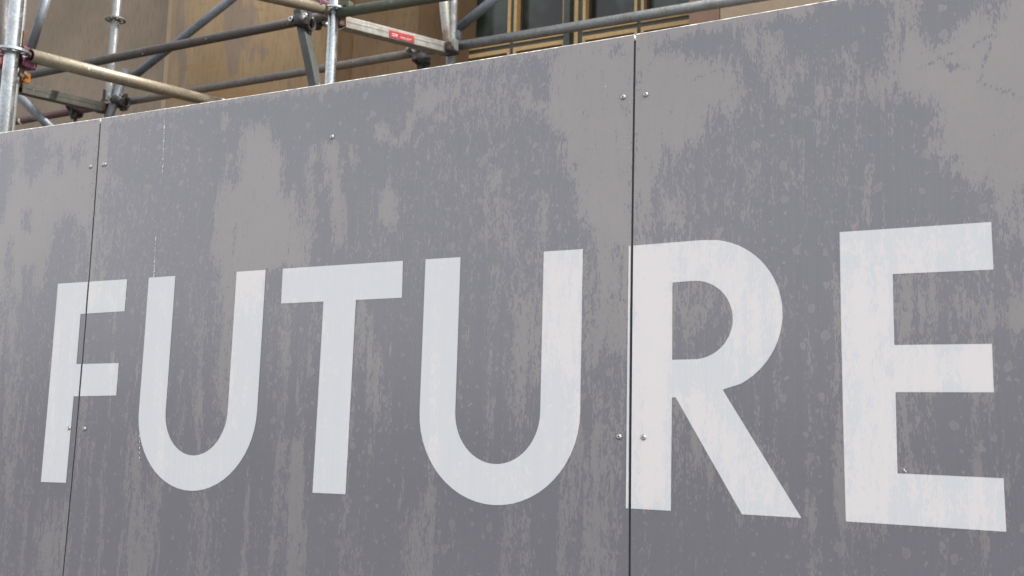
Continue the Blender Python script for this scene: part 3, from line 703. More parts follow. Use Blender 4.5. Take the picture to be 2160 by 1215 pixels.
# where the pale film lies: (level, outline in metres on the hoarding face)
FILM = [(0.8, 0.0405, [(-0.4235, 2.4677), (-0.0108, 2.4467), (0.0017, 2.2008), (0.0093, 2.0383), (-0.3605, 2.0419)]), (-0.7, 0.0405, [(-0.2392, 2.4333), (-0.1651, 2.4271), (-0.149, 2.3713), (-0.1768, 2.3418), (-0.2024, 2.3172), (-0.2308, 2.347)]), (-0.7, 0.0405, [(-0.4183, 2.4329), (-0.272, 2.4226), (-0.2543, 2.3492), (-0.2688, 2.3069), (-0.2786, 2.2424), (-0.3848, 2.2063)]), (-0.5, 0.027, [(-0.135, 2.4022), (-0.1095, 2.3994), (-0.1002, 2.3238), (-0.1255, 2.3262)]), (-0.4, 0.027, [(-0.0852, 2.3808), (-0.0631, 2.3785), (-0.0587, 2.341), (-0.0807, 2.3431)]), (-0.4, 0.027, [(-0.059, 2.4045), (-0.0415, 2.4026), (-0.0365, 2.3598), (-0.0539, 2.3616)]), (-0.6, 0.0473, [(-0.0819, 2.2328), (-0.0528, 2.2306), (-0.0326, 2.1211), (-0.0206, 2.0193), (-0.1433, 2.0236), (-0.1331, 2.1163), (-0.1154, 2.2091)]), (-0.4, 0.027, [(-0.0381, 2.2036), (-0.0124, 2.2018), (0.0088, 2.0183), (-0.0164, 2.0191)]), (-0.5, 0.027, [(-0.264, 2.1928), (-0.2438, 2.1914), (-0.2213, 2.0263), (-0.2412, 2.027)]), (-0.4, 0.027, [(-0.2096, 2.1309), (-0.1642, 2.1284), (-0.1507, 2.0238), (-0.1955, 2.0254)]), (-0.3, 0.0203, [(-0.2269, 2.26), (-0.1885, 2.257), (-0.1815, 2.2032), (-0.2197, 2.2059)]), (-0.4, 0.108, [(-0.3621, 2.0527), (0.0053, 2.0484), (0.0094, 1.404), (-0.2627, 1.3802)]), (0.45, 0.081, [(-0.0822, 1.6053), (-0.0197, 1.6082), (-0.0013, 1.4031), (-0.0694, 1.3971)]), (0.3, 0.054, [(-0.2441, 2.0481), (-0.2059, 2.0466), (-0.1706, 1.6209), (-0.2073, 1.6193)]), (-0.38, 0.108, [(0.7822, 2.356), (1.0415, 2.333), (1.0964, 2.2522), (1.1132, 2.0581), (0.6517, 2.0747), (0.6657, 2.198), (0.7651, 2.2868)]), (-0.5, 0.0675, [(0.0171, 2.4255), (0.3151, 2.4275), (0.3558, 2.0248), (0.0604, 2.0363)]), (0.75, 0.027, [(-0.0087, 2.4412), (0.0205, 2.4325), (0.0265, 2.3534), (0.0262, 2.281), (0.0233, 2.1585), (0.026, 2.0376), (0.0093, 2.0383), (-0.0021, 2.2835)]), (0.6, 0.027, [(0.0362, 2.3162), (0.0649, 2.3063), (0.0868, 2.2554), (0.1312, 2.2165), (0.1311, 2.1915), (0.0906, 2.2196), (0.0647, 2.2572), (0.043, 2.2795)]), (0.15, 0.054, [(0.0144, 2.2614), (0.0587, 2.2373), (0.0856, 2.1146), (0.0808, 2.0355), (0.0121, 2.0382)]), (0.9, 0.0405, [(0.3993, 2.3732), (0.4526, 2.3767), (0.479, 2.3356), (0.5009, 2.3049), (0.5103, 2.22), (0.5344, 2.2318), (0.5594, 2.161), (0.5698, 2.088), (0.4748, 2.0794), (0.4634, 2.048), (0.4461, 2.003), (0.3574, 2.0061), (0.3684, 2.0897), (0.3433, 2.1288), (0.3432, 2.2147), (0.3535, 2.2667), (0.3897, 2.2682), (0.4003, 2.3152)]), (-0.3, 0.027, [(0.3707, 2.3231), (0.3927, 2.3208), (0.3985, 2.2483), (0.3767, 2.2503)]), (0.55, 0.0203, [(0.339, 2.4097), (0.3601, 2.4071), (0.3691, 2.3718), (0.3444, 2.3746)]), (0.4, 0.0203, [(0.3613, 2.3192), (0.3732, 2.3228), (0.3674, 2.2751), (0.3572, 2.2809)]), (0.55, 0.027, [(0.5601, 2.3175), (0.5759, 2.3158), (0.5875, 2.2044), (0.5808, 2.0874), (0.5643, 2.0883), (0.5653, 2.2062)]), (0.85, 0.027, [(0.5931, 2.3232), (0.6316, 2.3208), (0.6448, 2.2267), (0.6619, 2.1182), (0.6386, 2.1152), (0.6226, 2.2015), (0.6083, 2.2573)]), (0.5, 0.0162, [(0.5765, 2.4449), (0.5966, 2.444), (0.5905, 2.3998), (0.5838, 2.4006)]), (0.4, 0.0203, [(0.6538, 2.312), (0.6697, 2.3149), (0.6771, 2.2779), (0.6677, 2.2562), (0.6559, 2.2755)]), (0.7, 0.0216, [(-0.0061, 2.443), (0.3138, 2.4425), (0.6079, 2.4406), (0.9173, 2.4398), (1.217, 2.4411), (1.2172, 2.4231), (0.9179, 2.4213), (0.609, 2.4236), (0.315, 2.4285), (-0.0044, 2.428)]), (0.02, 0.081, [(0.7687, 2.4252), (0.8191, 2.4362), (1.0301, 2.4234), (1.0224, 2.3692), (1.0053, 2.329), (0.9215, 2.3202), (0.8634, 2.3243), (0.7933, 2.3351)]), (0.6, 0.0203, [(0.7922, 2.3593), (0.8012, 2.3849), (0.8407, 2.3975), (0.8564, 2.3778), (0.8278, 2.3505), (0.8627, 2.3419), (0.8678, 2.3369), (0.8483, 2.3349), (0.8121, 2.3657), (0.7957, 2.3278), (0.7845, 2.3069), (0.7443, 2.2934), (0.7537, 2.3102), (0.7788, 2.3208)]), (0.6, 0.027, [(0.7074, 2.3424), (0.726, 2.3466), (0.7529, 2.3282), (0.7384, 2.3074), (0.7175, 2.3097)]), (0.7, 0.027, [(0.743, 2.2181), (0.7495, 2.2308), (0.7638, 2.19), (0.7655, 2.155), (0.7539, 2.1428), (0.7302, 2.1664), (0.7319, 2.1926)]), (0.55, 0.027, [(1.0089, 2.3625), (1.0238, 2.386), (1.0413, 2.3372), (1.0235, 2.3268)]), (0.5, 0.0203, [(0.9606, 2.2791), (0.9766, 2.2715), (0.952, 2.2546), (0.9359, 2.2333), (0.9335, 2.2479)]), (0.6, 0.027, [(0.9573, 2.2372), (0.9789, 2.2267), (0.978, 2.1975), (0.9944, 2.1382), (1.0159, 2.1121), (1.011, 2.0637), (0.9947, 2.0646), (0.9912, 2.122), (0.9735, 2.1646)]), (0.1, 0.054, [(0.9348, 2.2097), (0.9582, 2.2076), (0.9842, 2.1143), (0.9666, 2.0907), (0.938, 2.1174)]), (0.6, 0.0203, [(1.054, 2.1868), (1.0664, 2.1857), (1.0649, 2.1008), (1.0543, 2.1015)]), (0.0, 0.0675, [(1.0203, 2.1118), (1.0648, 2.1048), (1.0745, 2.0602), (1.0172, 2.0634)]), (0.85, 0.0405, [(1.057, 2.4322), (1.068, 2.3456), (1.052, 2.3418), (1.0597, 2.3199), (1.0977, 2.2767), (1.1011, 2.2338), (1.1208, 2.1971), (1.1184, 2.1467), (1.1418, 2.114), (1.1512, 2.056), (1.1439, 1.9941), (1.1496, 1.9017), (1.2209, 1.9006), (1.2186, 2.4409)]), (-0.3, 0.027, [(1.0164, 2.4228), (1.0375, 2.4198), (1.0384, 2.384), (1.0174, 2.3868)]), (-0.6, 0.027, [(1.0444, 2.3959), (1.0625, 2.3891), (1.066, 2.3551), (1.05, 2.3504), (1.0406, 2.3668)]), (-0.45, 0.027, [(1.057, 2.4322), (1.0794, 2.4331), (1.0755, 2.4084), (1.062, 2.4103)]), (-0.6, 0.0203, [(1.1743, 2.4272), (1.1979, 2.4236), (1.1982, 2.4047), (1.1796, 2.4058)]), (-0.25, 0.0405, [(1.188, 2.085), (1.2125, 2.0873), (1.2137, 1.9761), (1.1933, 1.9921)]), (-0.35, 0.0405, [(1.1374, 2.1277), (1.1549, 2.0871), (1.1621, 1.9934), (1.1447, 1.9477), (1.1378, 2.0567)]), (-0.35, 0.108, [(1.133, 1.9019), (1.2184, 1.9081), (1.221, 1.5102), (1.1038, 1.4999)]), (-0.2, 0.0675, [(0.5021, 2.0191), (0.6127, 2.0148), (0.6147, 1.8151), (0.5391, 1.8146)]), (0.35, 0.0405, [(0.514, 2.0096), (0.5414, 2.0175), (0.5598, 1.9106), (0.5341, 1.8846)]), (0.5, 0.027, [(0.6921, 2.0117), (0.7128, 2.0109), (0.7429, 1.9247), (0.7569, 1.8077), (0.7392, 1.8034), (0.7101, 1.8745)]), (-0.05, 0.081, [(0.9674, 2.0661), (1.0571, 2.0612), (1.0611, 1.8256), (0.9757, 1.8095)]), (0.4, 0.0405, [(1.0235, 1.9988), (1.0493, 2.0216), (1.0596, 1.8875), (1.0212, 1.9194)]), (-0.2, 0.108, [(0.2697, 2.0281), (0.4081, 2.0412), (0.4055, 1.7869), (0.2862, 1.7854)]), (0.3, 0.0405, [(0.3618, 2.0245), (0.4072, 2.0228), (0.4025, 1.8227), (0.3731, 1.8225)]), (0.45, 0.054, [(0.1609, 1.7558), (0.2174, 1.7015), (0.2452, 1.4247), (0.1762, 1.4186)]), (0.35, 0.0675, [(0.5428, 1.7626), (0.6021, 1.7637), (0.6066, 1.4564), (0.5541, 1.4518)]), (-0.15, 0.108, [(0.4057, 1.6455), (0.5167, 1.6674), (0.5541, 1.4518), (0.3774, 1.4363)]), (0.3, 0.054, [(0.8255, 1.6397), (0.8571, 1.6728), (0.87, 1.4794), (0.833, 1.4762)]), (0.9, 0.0405, [(1.2186, 2.4491), (1.2493, 2.419), (1.2682, 2.3952), (1.3373, 2.3811), (1.3864, 2.3677), (1.3893, 2.3363), (1.3778, 2.2939), (1.355, 2.2967), (1.3373, 2.2486), (1.3164, 2.2339), (1.3133, 2.2196), (1.2779, 2.2286), (1.2694, 2.1859), (1.2576, 2.1606), (1.2428, 2.12), (1.2231, 1.991)]), (0.8, 0.027, [(1.3704, 2.3544), (1.3924, 2.3436), (1.3949, 2.2438), (1.3836, 2.2374), (1.3725, 2.2999)]), (0.7, 0.027, [(1.221, 2.4528), (1.528, 2.4482), (1.8032, 2.4469), (1.8024, 2.4259), (1.6172, 2.4223), (1.5277, 2.4315), (1.4991, 2.4272), (1.3958, 2.4247), (1.2705, 2.4182), (1.2214, 2.4159)]), (0.8, 0.0338, [(1.4443, 2.4015), (1.4625, 2.3933), (1.4656, 2.3411), (1.4746, 2.3022), (1.465, 2.2884), (1.447, 2.3057), (1.429, 2.3462), (1.4343, 2.3646)]), (0.3, 0.027, [(1.3958, 2.4208), (1.4258, 2.4083), (1.4403, 2.3752), (1.4254, 2.3621), (1.3956, 2.3896)]), (0.5, 0.027, [(1.4184, 2.4172), (1.4294, 2.3961), (1.4256, 2.3813), (1.4144, 2.3907)]), (0.6, 0.027, [(1.4781, 2.3545), (1.5031, 2.3508), (1.5028, 2.3284), (1.4799, 2.3263)]), (0.65, 0.027, [(1.4023, 2.2354), (1.4134, 2.2267), (1.4078, 2.1598), (1.4126, 2.1076), (1.4031, 2.1083), (1.3946, 2.176)]), (-0.05, 0.081, [(1.4786, 2.3393), (1.5406, 2.3603), (1.615, 2.3274), (1.6139, 2.2841), (1.593, 2.2435), (1.5386, 2.2462), (1.4969, 2.2621)]), (0.5, 0.0203, [(1.5441, 2.3635), (1.5683, 2.3636), (1.5644, 2.3383), (1.5507, 2.344)]), (0.5, 0.0203, [(1.5154, 2.3192), (1.5291, 2.3025), (1.5219, 2.2849), (1.5115, 2.2937)]), (-0.35, 0.108, [(1.3951, 2.2742), (1.593, 2.2435), (1.583, 2.088), (1.3794, 2.1026)]), (-0.95, 0.0405, [(1.5242, 2.4321), (1.6212, 2.4202), (1.6228, 2.3773), (1.6116, 2.3279), (1.5684, 2.3673), (1.5266, 2.3624)]), (0.95, 0.0405, [(1.6253, 2.4224), (1.6616, 2.4162), (1.6609, 2.3909), (1.6705, 2.3633), (1.6858, 2.3566), (1.7007, 2.3615), (1.7246, 2.394), (1.7489, 2.39), (1.7518, 2.3838), (1.7708, 2.3807), (1.7782, 2.4303), (1.8844, 2.411), (1.8703, 2.1063), (1.7908, 2.1296), (1.77, 2.0967), (1.7539, 2.1167), (1.7428, 2.1447), (1.7284, 2.1351), (1.7166, 2.1498), (1.6898, 2.1709), (1.6757, 2.1862), (1.6738, 2.206), (1.6855, 2.2152), (1.683, 2.2603), (1.6628, 2.2742), (1.6273, 2.2896), (1.6006, 2.2858), (1.5961, 2.2951), (1.6148, 2.3202), (1.6243, 2.3844)]), (-0.8, 0.027, [(1.6643, 2.4436), (1.7252, 2.4326), (1.7273, 2.4), (1.7107, 2.3742), (1.7008, 2.365), (1.6877, 2.3542), (1.6828, 2.3643), (1.6628, 2.3891)]), (0.3, 0.054, [(1.7689, 2.1014), (1.814, 2.1242), (1.8108, 2.0457), (1.7585, 2.0622)]), (0.35, 0.0203, [(1.5797, 2.1875), (1.5864, 2.1868), (1.5846, 2.102), (1.578, 2.1025)]), (-0.15, 0.0675, [(1.296, 2.018), (1.3828, 2.0212), (1.3788, 1.927), (1.2926, 1.9216)]), (0.5, 0.0405, [(1.2922, 2.0182), (1.3267, 2.0166), (1.3191, 1.9872), (1.2925, 1.929)]), (0.4, 0.027, [(1.3418, 2.0122), (1.3531, 2.0153), (1.3493, 1.9787), (1.3343, 1.9499)]), (-0.15, 0.081, [(1.6174, 2.0166), (1.8092, 2.0068), (1.8055, 1.9171), (1.615, 1.9215)]), (0.45, 0.027, [(1.6345, 2.0089), (1.646, 2.0083), (1.644, 1.9342), (1.6339, 1.9345)]), (0.45, 0.027, [(1.6908, 1.9995), (1.7047, 1.9921), (1.703, 1.9392), (1.6902, 1.9396)]), (0.5, 0.0405, [(1.7433, 1.9707), (1.8076, 1.9682), (1.806, 1.9299), (1.7421, 1.9381)]), (-0.25, 0.081, [(1.2716, 2.2183), (1.3495, 2.2411), (1.4245, 2.233), (1.4235, 2.0994), (1.2484, 2.1119)]), (-0.2, 0.0675, [(1.3955, 2.3664), (1.4438, 2.3556), (1.4542, 2.2935), (1.3949, 2.2362)]), (0.5, 0.0405, [(1.272, 2.1563), (1.3034, 2.146), (1.3112, 2.1074), (1.2722, 2.1102)]), (-0.35, 0.081, [(0.0309, 2.3012), (0.1393, 2.2409), (0.1998, 2.0308), (0.0672, 2.036)]), (0.75, 0.027, [(1.2141, 2.0833), (1.2873, 2.0825), (1.286, 1.6762), (1.2146, 1.673)]), (0.5, 0.054, [(1.288, 2.0825), (1.3644, 2.0828), (1.4511, 1.9821), (1.4507, 1.9395), (1.3858, 1.8696), (1.3639, 1.8697), (1.3936, 1.9699), (1.3342, 2.0236), (1.2883, 2.0184)]), (0.7, 0.0675, [(1.3043, 1.8339), (1.3711, 1.8341), (1.4753, 1.6712), (1.3992, 1.6744)]), (0.1, 0.0675, [(1.394, 2.0573), (1.4514, 2.0107), (1.4506, 1.9253), (1.4076, 1.8978)]), (0.75, 0.0675, [(1.5446, 2.0063), (1.614, 2.0099), (1.6122, 1.6779), (1.5458, 1.6747)]), (0.0, 0.0675, [(1.546, 2.0836), (1.7473, 2.083), (1.7452, 2.0233), (1.5482, 2.0201)]), (0.6, 0.0405, [(1.6409, 2.0564), (1.6664, 2.0616), (1.6653, 2.0209), (1.6335, 2.0192)]), (0.6, 0.027, [(1.618, 1.9114), (1.7411, 1.9089), (1.739, 1.851), (1.6165, 1.8513)]), (0.1, 0.054, [(1.6137, 1.7362), (1.7493, 1.7311), (1.7499, 1.6673), (1.6121, 1.6714)]), (-0.3, 0.0135, [(1.591, 2.0041), (1.5943, 2.004), (1.6109, 1.8813), (1.603, 1.8747)]), (0.3, 0.054, [(1.0653, 2.0807), (1.1323, 2.0806), (1.1327, 1.8714), (1.066, 1.8719)]), (0.7, 0.0405, [(1.0923, 2.0355), (1.1327, 2.057), (1.133, 1.948), (1.0952, 1.9025)])]
STROKES = [(0.0, 0.00294, (1.6269, 2.406), (1.6685, 2.3593)), (-0.02, 0.00471, (1.6685, 2.3593), (1.7023, 2.3093)), (0.0, 0.00294, (1.6419, 2.3962), (1.6293, 2.2893)), (0.0, 0.00235, (1.7616, 2.3822), (1.7604, 2.3486)), (0.0, 0.00235, (1.7604, 2.3486), (1.7428, 2.3022)), (0.0, 0.00235, (1.7428, 2.3022), (1.7418, 2.2759)), (0.02, 0.00235, (1.7373, 2.289), (1.7543, 2.2798)), (0.02, 0.00235, (1.7542, 2.2763), (1.7986, 2.2534)), (0.02, 0.00235, (1.7316, 2.339), (1.7475, 2.3492)), (0.02, 0.00235, (1.7475, 2.3492), (1.7692, 2.3529)), (0.02, 0.00235, (1.6608, 2.3187), (1.6901, 2.326)), (0.0, 0.00353, (1.7025, 2.315), (1.7243, 2.3083)), (0.0, 0.00235, (1.6934, 2.3305), (1.7075, 2.3341)), (0.02, 0.00235, (1.3636, 2.3984), (1.3688, 2.3422)), (0.02, 0.00235, (1.3357, 2.3853), (1.3864, 2.3646)), (0.02, 0.00235, (1.3162, 2.3462), (1.3689, 2.3593)), (0.02, 0.00353, (1.3866, 2.4129), (1.4291, 2.3623)), (0.02, 0.00235, (1.4291, 2.3623), (1.4491, 2.3724)), (0.02, 0.00353, (1.6209, 2.352), (1.614, 2.3436)), (0.0, 0.00353, (1.6293, 2.369), (1.618, 2.343)), (0.0, 0.00471, (1.7015, 2.1822), (1.6967, 2.1703)), (0.03, 0.00176, (0.6148, 2.275), (0.6405, 2.1196)), (0.03, 0.00176, (0.703, 2.0026), (0.7505, 1.8742)), (0.03, 0.00176, (0.6914, 1.9686), (0.7368, 1.8492)), (0.16, 0.00235, (1.5917, 2.1863), (1.5831, 2.0951)), (0.02, 0.00235, (0.3967, 2.1821), (0.396, 2.1162)), (0.02, 0.00235, (0.5271, 2.1909), (0.5318, 2.1082))]
def sdist(P, poly):
    poly = np.asarray(poly, float)
    d = np.full(len(P), 1e9); inside = np.zeros(len(P), bool)
    n_ = len(poly)
    for i in range(n_):
        a, b = poly[i], poly[(i+1) % n_]
        ab = b-a; ap = P-a
        t_ = np.clip((ap@ab)/(ab@ab+1e-12), 0, 1)
        d = np.minimum(d, np.hypot(*(ap-t_[:, None]*ab).T))
        c = ((a[1] > P[:, 1]) != (b[1] > P[:, 1]))
        xx = a[0]+(P[:, 1]-a[1])/(b[1]-a[1]+1e-12)*(b[0]-a[0])
        inside ^= c & (P[:, 0] < xx)
    return np.where(inside, d, -d)
def film(P):
    s_ = np.full(len(P), -0.75)
    zz = P[:, 1]
    s_ += 0.22*np.clip((2.05-zz)/0.2, 0, 1)
    for lev, soft_, poly in FILM:
        w_ = np.clip(0.5 + sdist(P, poly)/soft_, 0, 1)
        s_ = s_*(1-w_) + lev*w_
    for lev, wd, a, b in STROKES:
        a = np.array(a); b = np.array(b); ab = b-a
        t_ = np.clip(((P-a)@ab)/(ab@ab), 0, 1)
        d = np.hypot(*(P-a-t_[:, None]*ab).T)
        w_ = np.clip(1.6-d/wd, 0, 1)
        s_ = s_*(1-w_) + lev*w_
    return s_
def film_attr(me):
    n_ = len(me.vertices)
    co = np.empty(n_*3, np.float32); me.vertices.foreach_get("co", co); co = co.reshape(-1, 3)
    P = np.stack([co[:, 0]-HO.x, co[:, 2]], 1).astype(float)
    at_ = me.attributes.new("film", 'FLOAT', 'POINT')
    at_.data.foreach_set("value", film(P).astype(np.float32))
GAP = 0.0018
TH = 0.010
TOP = 2.44
def make_panel(x0, x1, name="panel"):
    gx = np.linspace(x0+GAP, x1-GAP, 241)
    gz = np.concatenate([[0.05, 0.6, 1.1], np.linspace(1.38, TOP-0.0010, 210)])
    nx, nz = len(gx), len(gz)
    XX, ZZ = np.meshgrid(gx, gz)
    ch_ = 0.0010
    ex, ez = lens_warp(XX.ravel(), ZZ.ravel())
    by = bow(XX.ravel(), ZZ.ravel()); tb = bow(gx, np.full(nx, TOP))
    V = [np.stack([ex, by, ez], 1)]
    # chamfered top arris, slightly ragged, then the back face
    rag = np.array([rnd.uniform(-0.0004, 0.0007) for _ in gx])
    tx, tz = lens_warp(gx, np.full(nx, TOP))
    V.append(np.stack([tx, tb+ch_*0.75+rag, tz+rag*0.5], 1))
    V.append(np.stack([tx, np.full(nx, TH), tz], 1))
    bx, bz = lens_warp(gx, np.full(nx, 0.05))
    V.append(np.stack([bx, np.full(nx, TH), bz], 1))
    V[0][-nx:, 2] -= np.abs(rag)
    V = np.concatenate(V)
    F = []; MI = []
    for j in range(nz-1):
        for i in range(nx-1):
            a = j*nx+i
            F.append((a, a+1, a+nx+1, a+nx)); MI.append(0)
    o1 = nx*nz; top = (nz-1)*nx; o2 = o1+nx; o3 = o2+nx
    for i in range(nx-1):
        F.append((top+i, top+i+1, o1+i+1, o1+i)); MI.append(1)
        F.append((o1+i, o1+i+1, o2+i+1, o2+i)); MI.append(1)
        F.append((o2+i, o2+i+1, o3+i+1, o3+i)); MI.append(1)
        F.append((o3+i, o3+i+1, i+1, i)); MI.append(1)
    # side edges: every front row vertex back to the far face
    for col, flip in ((0, False), (nx-1, True)):
        base_ = len(V)
        bk = V[[j*nx+col for j in range(nz)]].copy(); bk[:, 1] = TH-0.0005
        V = np.concatenate([V, bk])
        for j in range(nz-1):
            q_ = (j*nx+col, (j+1)*nx+col, base_+j+1, base_+j)
            F.append(q_ if flip else q_[::-1]); MI.append(1)
        q_ = (top+col, o1+col, o2+col, base_+nz-1)
        F.append(q_ if flip else q_[::-1]); MI.append(1)
    V = V + np.array(HO)
    me = bpy.data.meshes.new(name)
    me.from_pydata(V.tolist(), [], F)
    me.materials.append(M['panel']); me.materials.append(M['edge'])
    me.polygons.foreach_set("material_index", MI)
    film_attr(me)
    return link(name, me, 'panel', hd)
panels = [make_panel(-1.22, 0.0), make_panel(0.0, 1.22), make_panel(1.22, 2.44)]
SEAMS = [0.0, 1.22]
# timber posts behind the seams and mid-panel
for xx in (-1.18, -0.61, 0.0, 0.61, 1.22, 1.83, 2.40):
    bm = bmesh.new()
    ex, ez = lens_warp(xx, 2.2)
    box6(bm, float(ex)-0.05, float(ex)+0.05, TH+0.002, TH+0.072, 0.01, TOP-0.021, 0.002)
    bmesh.ops.translate(bm, verts=bm.verts, vec=HO)
    from_bm("post", bm, 'post', hd)

# black joint strips pressed into the seams, stopping short of the top
for xx in SEAMS:
    bm = bmesh.new()
    ring = []
    for zz in np.concatenate([[0.05, 1.0], np.linspace(1.45, TOP-0.011, 24)]):
        ex, ez = lens_warp(xx, zz)
        ring.append([bm.verts.new((float(ex)+HO.x+dx, dy, float(ez))) for dx, dy in ((-0.0018, 0.0002), (0.0018, 0.0002), (0.0018, 0.009), (-0.0018, 0.009))])
    for a, b in zip(ring, ring[1:]):
        for i in range(4):
            bm.faces.new((a[i], a[(i+1) % 4], b[(i+1) % 4], b[i]))
    bm.faces.new(ring[0]); bm.faces.new(ring[-1])
    from_bm("joint_strip", bm, 'post', hd)
# ---- letters
def arc(cx_, cz_, rx, rz, a0, a1_, n_=28):
    return [(cx_+rx*math.cos(R(a0+(a1_-a0)*i/n_)), cz_+rz*math.sin(R(a0+(a1_-a0)*i/n_))) for i in range(n_+1)]
CAP, BASE = 2.0902, 1.6795
def U_shape(x0, x1):
    c = (x0+x1)/2; ro = (x1-x0)/2; w_ = 0.0715; ri = ro-w_
    zc_ = 1.6735+ro
    outer = [(x0, CAP)] + arc(c, zc_, ro, ro, 180, 360) + [(x1, CAP)]
    inner = [(x1-w_, CAP)] + arc(c, zc_, ri, zc_-1.7395, 0, -180) + [(x0+w_, CAP)]
    return [outer+inner]
LET = {
 'F': [[(-0.0885, CAP), (0.1103, CAP), (0.1095, 2.0245), (-0.0155, 2.0235), (-0.0155, 1.9195), (0.1045, 1.9195), (0.1045, 1.8545), (-0.0155, 1.8535), (-0.0152, BASE), (-0.0865, BASE)]],
 'U': U_shape(0.1700, 0.4710),
 'T': [[(0.5122, CAP), (0.7825, CAP), (0.7835, 2.024), (0.684, 2.024), (0.6825, BASE), (0.6100, BASE), (0.6115, 2.024), (0.5127, 2.024)]],
 'U2': U_shape(0.8300, 1.1340),
 'R': [[(1.2145, CAP), (1.335, 2.0915)] + arc(1.341, 1.974, 0.1185, 0.1175, 86, -62)[1:] + [(1.3685, 1.8615), (1.4825, BASE+0.001), (1.3965, BASE+0.001), (1.2945, 1.8495), (1.2885, 1.8495), (1.2870, BASE), (1.2135, BASE)],
       [(1.2885, 2.0275), (1.318, 2.0285)] + arc(1.3235, 1.968, 0.0610, 0.0605, 84, -86) + [(1.318, 1.9075), (1.2885, 1.9072)]],
 'E': [[(1.5425, CAP-.001), (1.7405, CAP-.0015), (1.7415, 2.0235), (1.6140, 2.0240), (1.6140, 1.9240), (1.7365, 1.9235), (1.7365, 1.8590), (1.6140, 1.8585), (1.6135, 1.7480), (1.7435, 1.7475), (1.7435, BASE), (1.5435, BASE)]],
}
def letter(ch_, loops, x0, x1, parent):
    bm = bmesh.new()
    es = []
    for lp in loops:
        vs_ = [bm.verts.new((x, 0, z)) for x, z in lp]
        es += [bm.edges.new((vs_[i], vs_[(i+1) % len(vs_)])) for i in range(len(vs_))]
    bmesh.ops.triangle_fill(bm, use_beauty=True, edges=es)
    def cut(co, no, ci=False, co_=False):
        bmesh.ops.bisect_plane(bm, geom=bm.verts[:]+bm.edges[:]+bm.faces[:], dist=1e-7, plane_co=co, plane_no=no, clear_inner=ci, clear_outer=co_)
    cut((x0, 0, 0), (1, 0, 0), ci=True)
    cut((x1, 0, 0), (1, 0, 0), co_=True)
    if not bm.faces:
        bm.free(); return
    xa = min(v.co.x for v in bm.verts); xb = max(v.co.x for v in bm.verts)
    st = 0.008
    for i in range(1, int((xb-xa)/st)+1): cut((xa+i*st, 0, 0), (1, 0, 0))
    for i in range(1, int((CAP-1.665)/st)+1): cut((0, 0, 1.665+i*st), (0, 0, 1))
    X = np.array([v.co.x for v in bm.verts]); Z = np.array([v.co.z for v in bm.verts])
    Y = bow(X, Z)-0.0006
    X, Z = lens_warp(X, Z)
    for v, a, b, c_ in zip(bm.verts, X, Z, Y):
        v.co = (a+HO.x, c_, b)
    bmesh.ops.recalc_face_normals(bm, faces=bm.faces)
    for f in bm.faces:
        if f.normal.y > 0: f.normal_flip()
    left = set(bm.faces)
    while left:                        # a letter cut by a seam may fall into two pieces
        isl = set(); todo = [next(iter(left))]
        while todo:
            f = todo.pop()
            if f in isl: continue
            isl.add(f)
            todo += [g_ for e in f.edges for g_ in e.link_faces if g_ not in isl]
        left -= isl
        b2 = bmesh.new(); vm = {}
        for f in isl:
            for v in f.verts:
                if v not in vm: vm[v] = b2.verts.new(v.co)
            b2.faces.new([vm[v] for v in f.verts])
        me = bpy.data.meshes.new("letter")
        b2.to_mesh(me); b2.free()
        film_attr(me)
        o = link("letter", me, 'letter', parent)
        o["label"] = "white capital letter " + ch_[0] + (" crossing a panel seam" if ch_ in "FR" else "")
    bm.free()
for ch_, loops in LET.items():
    for k, (a, b) in enumerate(((-1.22, 0), (0, 1.22), (1.22, 2.44))):
        letter(ch_, loops, a+GAP+0.0004, b-GAP-0.0004, panels[k])

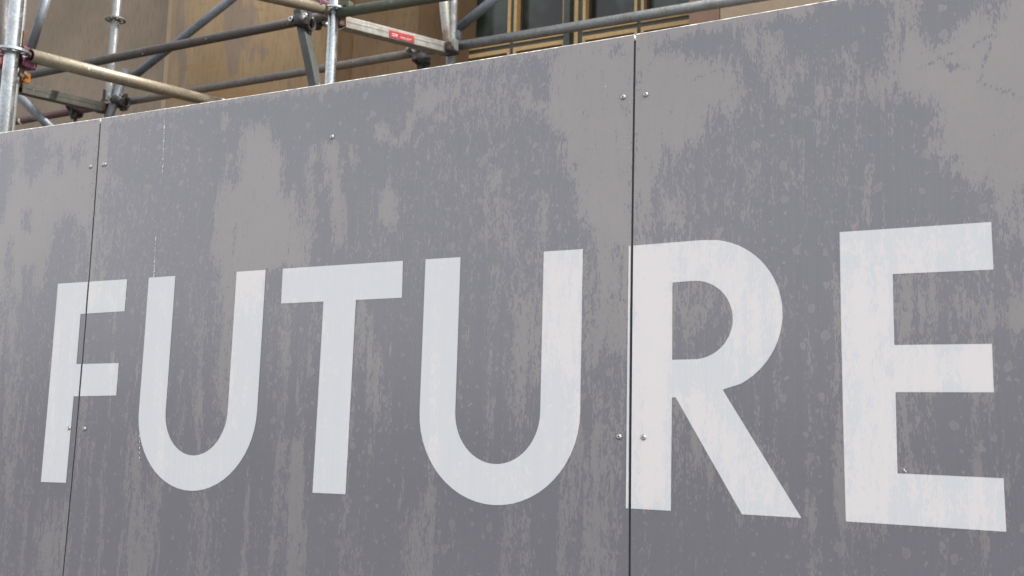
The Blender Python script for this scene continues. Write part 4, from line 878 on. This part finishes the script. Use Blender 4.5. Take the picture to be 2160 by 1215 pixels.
# ---- screws
bm = bmesh.new()
prof = [(0.0048, 0.0), (0.0048, -0.0005), (0.0039, -0.0008), (0.0036, -0.0018), (0.0025, -0.0026), (0.0015, -0.0029), (0.0014, -0.0016)]
rings = [[bm.verts.new((r*math.cos(2*math.pi*i/14), y, r*math.sin(2*math.pi*i/14))) for i in range(14)] for r, y in prof]
for a, b in zip(rings, rings[1:]):
    for i in range(14):
        f = bm.faces.new((a[i], a[(i+1) % 14], b[(i+1) % 14], b[i])); f.smooth = True
f = bm.faces.new(rings[-1]); f.material_index = 1
bmesh.ops.recalc_face_normals(bm, faces=bm.faces)
sme = bpy.data.meshes.new("screw"); bm.to_mesh(sme); bm.free()
sme.materials.append(M['screw']); sme.materials.append(M['recess'])
for x, z, k in ((-0.020, 2.337, 0), (0.0165, 2.338, 1), (0.0225, 2.338, 1), (0.612, 2.335, 1), (1.201, 2.337, 1), (1.240, 2.336, 2),
                (-0.020, 1.789, 0), (0.023, 1.788, 1), (1.201, 1.788, 1), (1.242, 1.788, 2),
                (-0.020, 1.24, 0), (0.020, 1.24, 1), (1.201, 1.24, 1), (1.241, 1.24, 2)):
    o = bpy.data.objects.new("screw", sme); COL.objects.link(o); o.parent = panels[k]
    ex, ez = lens_warp(x, z)
    o.location = (float(ex)+HO.x, -0.0006+float(bow(x, z)), float(ez))
    o.rotation_euler = (0, rnd.uniform(0, 6), 0)

# ---- dried white paint drips and chips on the face
def blob(bm, x, z, rx, rz):
    N = 8
    yb = float(bow(x, z))-0.0008
    c = bm.verts.new((x+HO.x, yb-0.0007, z))
    ring = [bm.verts.new((x+HO.x+rx*math.cos(2*math.pi*i/N)*rnd.uniform(.8, 1.2), yb, z+rz*math.sin(2*math.pi*i/N)*rnd.uniform(.8, 1.2))) for i in range(N)]
    for i in range(N):
        bm.faces.new((c, ring[i], ring[(i+1) % N]))
DR = [(1, [((0.1867, 2.4159), (0.1926, 2.3013), 34, 0.00135), ((0.1886, 2.4096), (0.1891, 2.3771), 10, 0.0009), ((0.1875, 2.1678), (0.1903, 2.0874), 26, 0.00135), ((0.1843, 1.7655), (0.1878, 1.7191), 9, 0.00113), ((0.186, 1.6133), (0.189, 1.6088), 2, 0.00068), ((1.1701, 2.3596), (1.1702, 2.3563), 2, 0.00099), ((1.2132, 2.3263), (1.2132, 2.3231), 2, 0.0009), ((1.2129, 2.2735), (1.213, 2.2703), 2, 0.00068), ((1.107, 1.6608), (1.1062, 1.6165), 7, 0.00054), ((1.2124, 2.2465), (1.2125, 2.2385), 2, 0.00068)]), (2, [((1.6233, 1.7443), (1.6288, 1.7392), 7, 0.00099), ((1.63, 1.7367), (1.6809, 1.716), 8, 0.00036)])]
for k, segs in DR:
    bm = bmesh.new()
    for (x0, z0), (x1_, z1_), nb, r_ in segs:
        for i in range(nb):
            t_ = (i + rnd.uniform(-.35, .35))/max(1, nb-1)
            sz = r_*rnd.choice((0.35, 0.5, 0.7, 1.0))
            blob(bm, x0+(x1_-x0)*t_+rnd.uniform(-1, 1)*r_*0.8, z0+(z1_-z0)*t_, sz, sz*rnd.uniform(1.0, 2.4))
    o = from_bm("paint_drip", bm, 'drip', panels[k])
    o["kind"] = "stuff"
    o["label"] = "dried dotted white paint drips"
